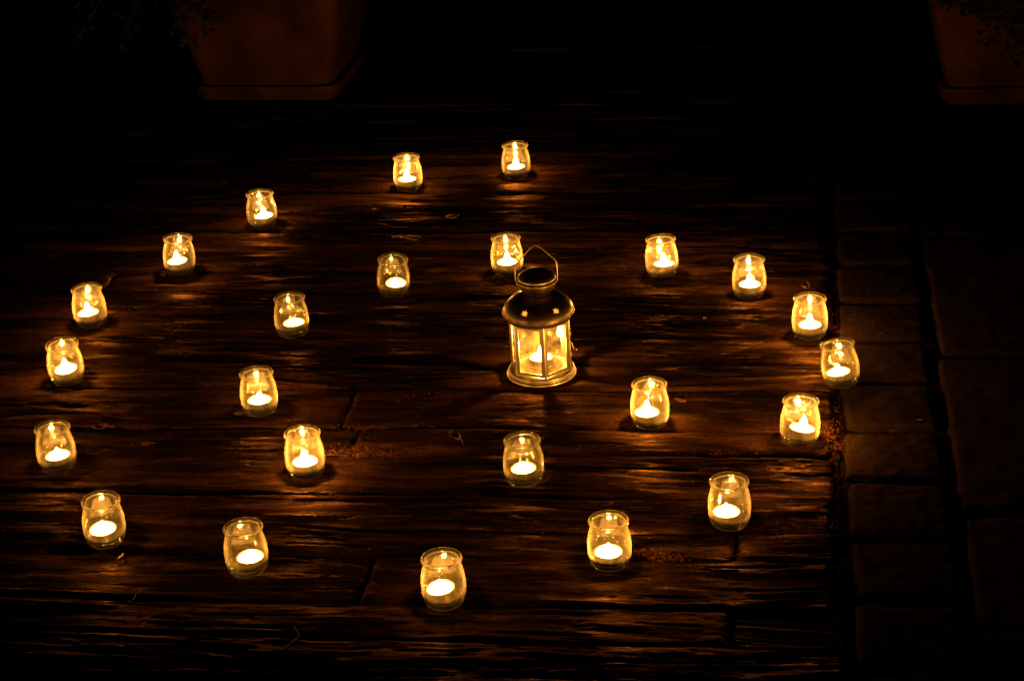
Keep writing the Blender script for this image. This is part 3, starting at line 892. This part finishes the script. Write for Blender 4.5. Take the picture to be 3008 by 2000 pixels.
def foliage_mesh(cx, cy, cz, rx, rz, n, droops, seed):
    r_ = np.random.RandomState(seed)
    leaf = np.array([(0, 0, 0), (.32, .34, .03), (.72, .28, .02), (1, 0, -.05), (.72, -.28, .02), (.32, -.34, .03), (.5, 0, -.05)]) 
    lf = [(0, 1, 6), (1, 2, 6), (2, 3, 6), (3, 4, 6), (4, 5, 6), (5, 0, 6)]
    V_, F_ = [], []
    def add(p, s):
        a, b, c = r_.uniform(0, 6.28), r_.uniform(-0.9, 0.9), r_.uniform(-1, 1)
        mtx = Matrix.Rotation(a, 3, 'Z') @ Matrix.Rotation(b, 3, 'Y') @ Matrix.Rotation(c, 3, 'X')
        k = len(V_)
        for q in leaf: V_.append(tuple(mtx @ Vector(q * s) + Vector(p)))
        F_.extend([tuple(i + k for i in f) for f in lf])
    for _ in range(n):
        d = r_.normal(size=3); d /= np.linalg.norm(d); rad = r_.uniform(0.45, 1.0) * (1 + 0.25 * math.sin(d[0] * 7 + seed) * math.cos(d[1] * 6))
        add((cx + d[0] * rx * rad, cy + d[1] * rx * rad, cz + d[2] * rz * rad), r_.uniform(0.014, 0.024))
    for (p0, p1, m_) in droops:
        p0 = np.array(p0); p1 = np.array(p1)
        for i in range(m_ * 5):
            t = i / (m_ * 5)
            p = p0 * (1 - t) + p1 * t; p[2] = p0[2] + (p1[2] - p0[2]) * t ** 1.4 + 0.015 * math.sin(t * 3.1)
            add(p + r_.normal(0, 0.019, 3), r_.uniform(0.015, 0.026))
    me_ = bpy.data.meshes.new("foliage"); me_.from_pydata(V_, [], F_)
    return me_

def planter(px, py, rz, plabel, slabel, shlabel, droops, seed):
    sc_ = link("pot_saucer", square_lathe([(0, .0006), (.168, .0006), (.173, .005), (.180, .034), (.1815, .041), (.1765, .041), (.168, .014), (0, .014)]), M['terracotta'], None, True)
    sc_.location = (px, py, -0.002); sc_.rotation_euler = (0, 0, rz); tag(sc_, slabel, "saucer", "saucers under the planters")
    pt = empty("terracotta_planter", (px, py, 0.0125), rz); tag(pt, plabel, "planter", "terracotta planters at the back")
    link("pot_wall", square_lathe([(0, 0), (.156, 0), (.160, .004), (.222, .300), (.208, .300), (.203, .270), (0, .270)]), M['terracotta'], pt, True)
    link("pot_rim", square_lathe([(.2235, .288), (.233, .292), (.237, .310), (.236, .338), (.230, .345), (.215, .345), (.209, .335), (.2085, .296)]), M['terracotta'], pt, True)
    link("soil", square_lathe([(0, .318), (.210, .312)]), M['soil'], pt)
    sh = empty("shrub", (px, py, 0.33)); tag(sh, shlabel, "shrub", "shrubs growing in the planters")
    bm = bmesh.new()
    for k in range(5):
        a = k * 1.3; tube_into(bm, [(0.01 * math.cos(a), 0.01 * math.sin(a), 0), (0.05 * math.cos(a), 0.05 * math.sin(a), .12), (0.12 * math.cos(a), 0.12 * math.sin(a), .26)], lambda t: 0.008 * (1 - .7 * t), 6)
    for (p0, p1, m_) in droops:
        q0, q1 = Vector(p0), Vector(p1)
        tube_into(bm, [q0, q0.lerp(q1, .35) + Vector((0, 0, .02)), q0.lerp(q1, .7) - Vector((0, 0, .0)), q1], lambda t: 0.0022 * (1 - .6 * t), 5)
    link("trunk", bm, M['bark'], sh)
    fo = link("foliage", foliage_mesh(0, 0, 0.20, 0.34, 0.20, 2600, droops, seed), M['leaf'], sh); fo['kind'] = 'stuff'

pl = cam_ground(790, 300, 0.0)
planter(-0.776, 1.553, R(-2), "weathered terracotta planter at the upper left, faintly lit by the jars",
        "terracotta saucer under the upper left planter", "dark leafy shrub drooping over the upper left planter",
        [((-.20, -.10, .08), (-.175, -.245, -.150), 30), ((-.20, -.12, .06), (-.11, -.25, -.142), 24), ((-.22, -.08, .08), (-.33, -.2, -.16), 36), ((-.28, -.08, .08), (-.45, -.2, -.17), 36)], 4)
planter(0.984, 1.456, R(1), "dark terracotta planter cut off by the upper right corner",
        "terracotta saucer under the upper right planter", "dark leafy shrub drooping over the upper right planter",
        [((-.05, -.12, .08), (-.03, -.26, -.20), 46), ((-.12, -.10, .08), (-.10, -.25, -.15), 34), ((.05, -.1, .08), (.05, -.26, -.19), 40), ((-.17, -.12, .06), (-.17, -.23, -.11), 20),
         ((.10, -.1, .08), (.12, -.26, -.18), 40)], 9)

# ------------------------------------------------------------------ dry leaves, twigs and crumbs on the floor
def leaf_bm(L, W, curl, seed):
    r_ = random.Random(seed); bm = bmesh.new(); n = 9; rows = []
    for i in range(n):
        t = i / (n - 1); w = W * math.sin(math.pi * min(1, t * .96 + .02)) ** .8 * (1 + r_.uniform(-.15, .15))
        row = []
        for s in (-1, -.5, 0, .5, 1):
            row.append((L * (t - .5), w * s / 2, 0.0008 + curl * (abs(s) ** 1.6 * W * .5 + (t - .5) ** 2 * L * .8) + r_.uniform(0, .0004)))
        rows.append(row)
    top = [[bm.verts.new(p) for p in r0] for r0 in rows]; bot = [[bm.verts.new((p[0], p[1], p[2] - .0004)) for p in r0] for r0 in rows]
    for i in range(n - 1):
        for k in range(4):
            bm.faces.new((top[i][k], top[i + 1][k], top[i + 1][k + 1], top[i][k + 1])); bm.faces.new((bot[i][k], bot[i][k + 1], bot[i + 1][k + 1], bot[i + 1][k]))
    for i in range(n - 1):
        bm.faces.new((top[i][0], bot[i][0], bot[i + 1][0], top[i + 1][0])); bm.faces.new((top[i][4], top[i + 1][4], bot[i + 1][4], bot[i][4]))
    tube_into(bm, [(L * .48, 0, curl * L * .18 + .001), (L * .62, W * .05, .0012), (L * .8, W * .15, .001)], .0005, 5)
    return bm
FLOORZ = 0.0015
LEAVES = [
 (295, 1262, .026, .016, .55, 20, "curled orange dry leaf on the planks right of the far left jar"),
 (430, 1308, .017, .010, .2, 15, "flat reddish dry leaf lying behind the lower left jars"),
 (1100, 618, .012, .008, .2, 120, "tiny brown dry leaf in front of the two farthest jars"),
 (1325, 642, .026, .022, .15, 40, "broad dull brown dry leaf between the farthest jars and the lantern"),
 (2368, 850, .026, .018, .6, 90, "brown dry leaf behind the jar near the paving edge"),
 (2000, 1184, .020, .010, .6, 150, "small curved dry leaf right of the lantern front jar"),
 (1185, 545, .008, .006, .3, 10, "crumb of dry leaf left of the farthest right jar"),
 (705, 1222, .020, .014, .4, 20, "brown dry leaf behind the brightest left jar"),
 (1338, 1290, .034, .016, .5, 120, "long dark dry leaf between the front lantern jar and the bright left jar"),
 (480, 812, .020, .014, .5, 100, "brown dry leaf left of the dim jar on the upper left curve"),
 (2070, 940, .008, .006, .6, 60, "pale leaf crumb right of the lantern between the curve and the inner jar"),
 (2700, 1237, .007, .004, .4, 0, "pale chip lying on the outer edge of the stone setts"),
 (2620, 1269, .009, .004, .4, 0, "reddish leaf scrap on the joint between two stone setts"),
 (900, 1372, .014, .005, .3, 20, "thin pale leaf at the foot of the brightest left jar"),
]
for i, (u_, v_, L, W, cu, an, lab) in enumerate(LEAVES):
    g = cam_ground(u_, v_, 0.0)
    o = link("dry_leaf", leaf_bm(L, W, cu, 40 + i), M['leafdry'] if 'pale' not in lab else M['twig'], None, True)
    o.location = (g.x, g.y, FLOORZ); o.rotation_euler = (0.05, 0.04, R(an)); tag(o, lab, "leaf", "dry leaves scattered on the floor")
TWIGS = [
 ([(345, 1640), (358, 1632), (362, 1626)], .0011, "pale split twig lying in front of the lower left jar"),
 ([(200, 1712), (290, 1716), (350, 1712)], .0006, "long thin straw below the lower left jar"),
 ([(400, 1742), (392, 1758), (375, 1768)], .0005, "short bent straw at the lower left"),
 ([(862, 1838), (878, 1865), (850, 1890), (818, 1917)], .0005, "slanting pale twig at the bottom left of centre"),
 ([(500, 981), (525, 966), (527, 957), (505, 960), (480, 968)], .0005, "looped thread of dry grass on the planks left of centre"),
 ([(1342, 1272), (1352, 1285), (1360, 1305)], .0007, "reddish stalk beside the long dark leaf"),
 ([(870, 1370), (905, 1366)], .0009, "pale straw at the foot of the brightest left jar"),
]
for pts_, r_, lab in TWIGS:
    P_ = []
    for k, (u_, v_) in enumerate(pts_):
        g = cam_ground(u_, v_, 0.004); P_.append(Vector((g.x, g.y, 0.004)))
    c0 = P_[0].copy(); c0.z = 0
    o = link("twig", tube(smooth_path([p - c0 for p in P_], 5), r_, 6), M['twig'] if 'split' in lab else M['straw'], None, True); o.location = c0
    tag(o, lab, "twig", "twigs and straws scattered on the floor")
pg = np.random.RandomState(12)
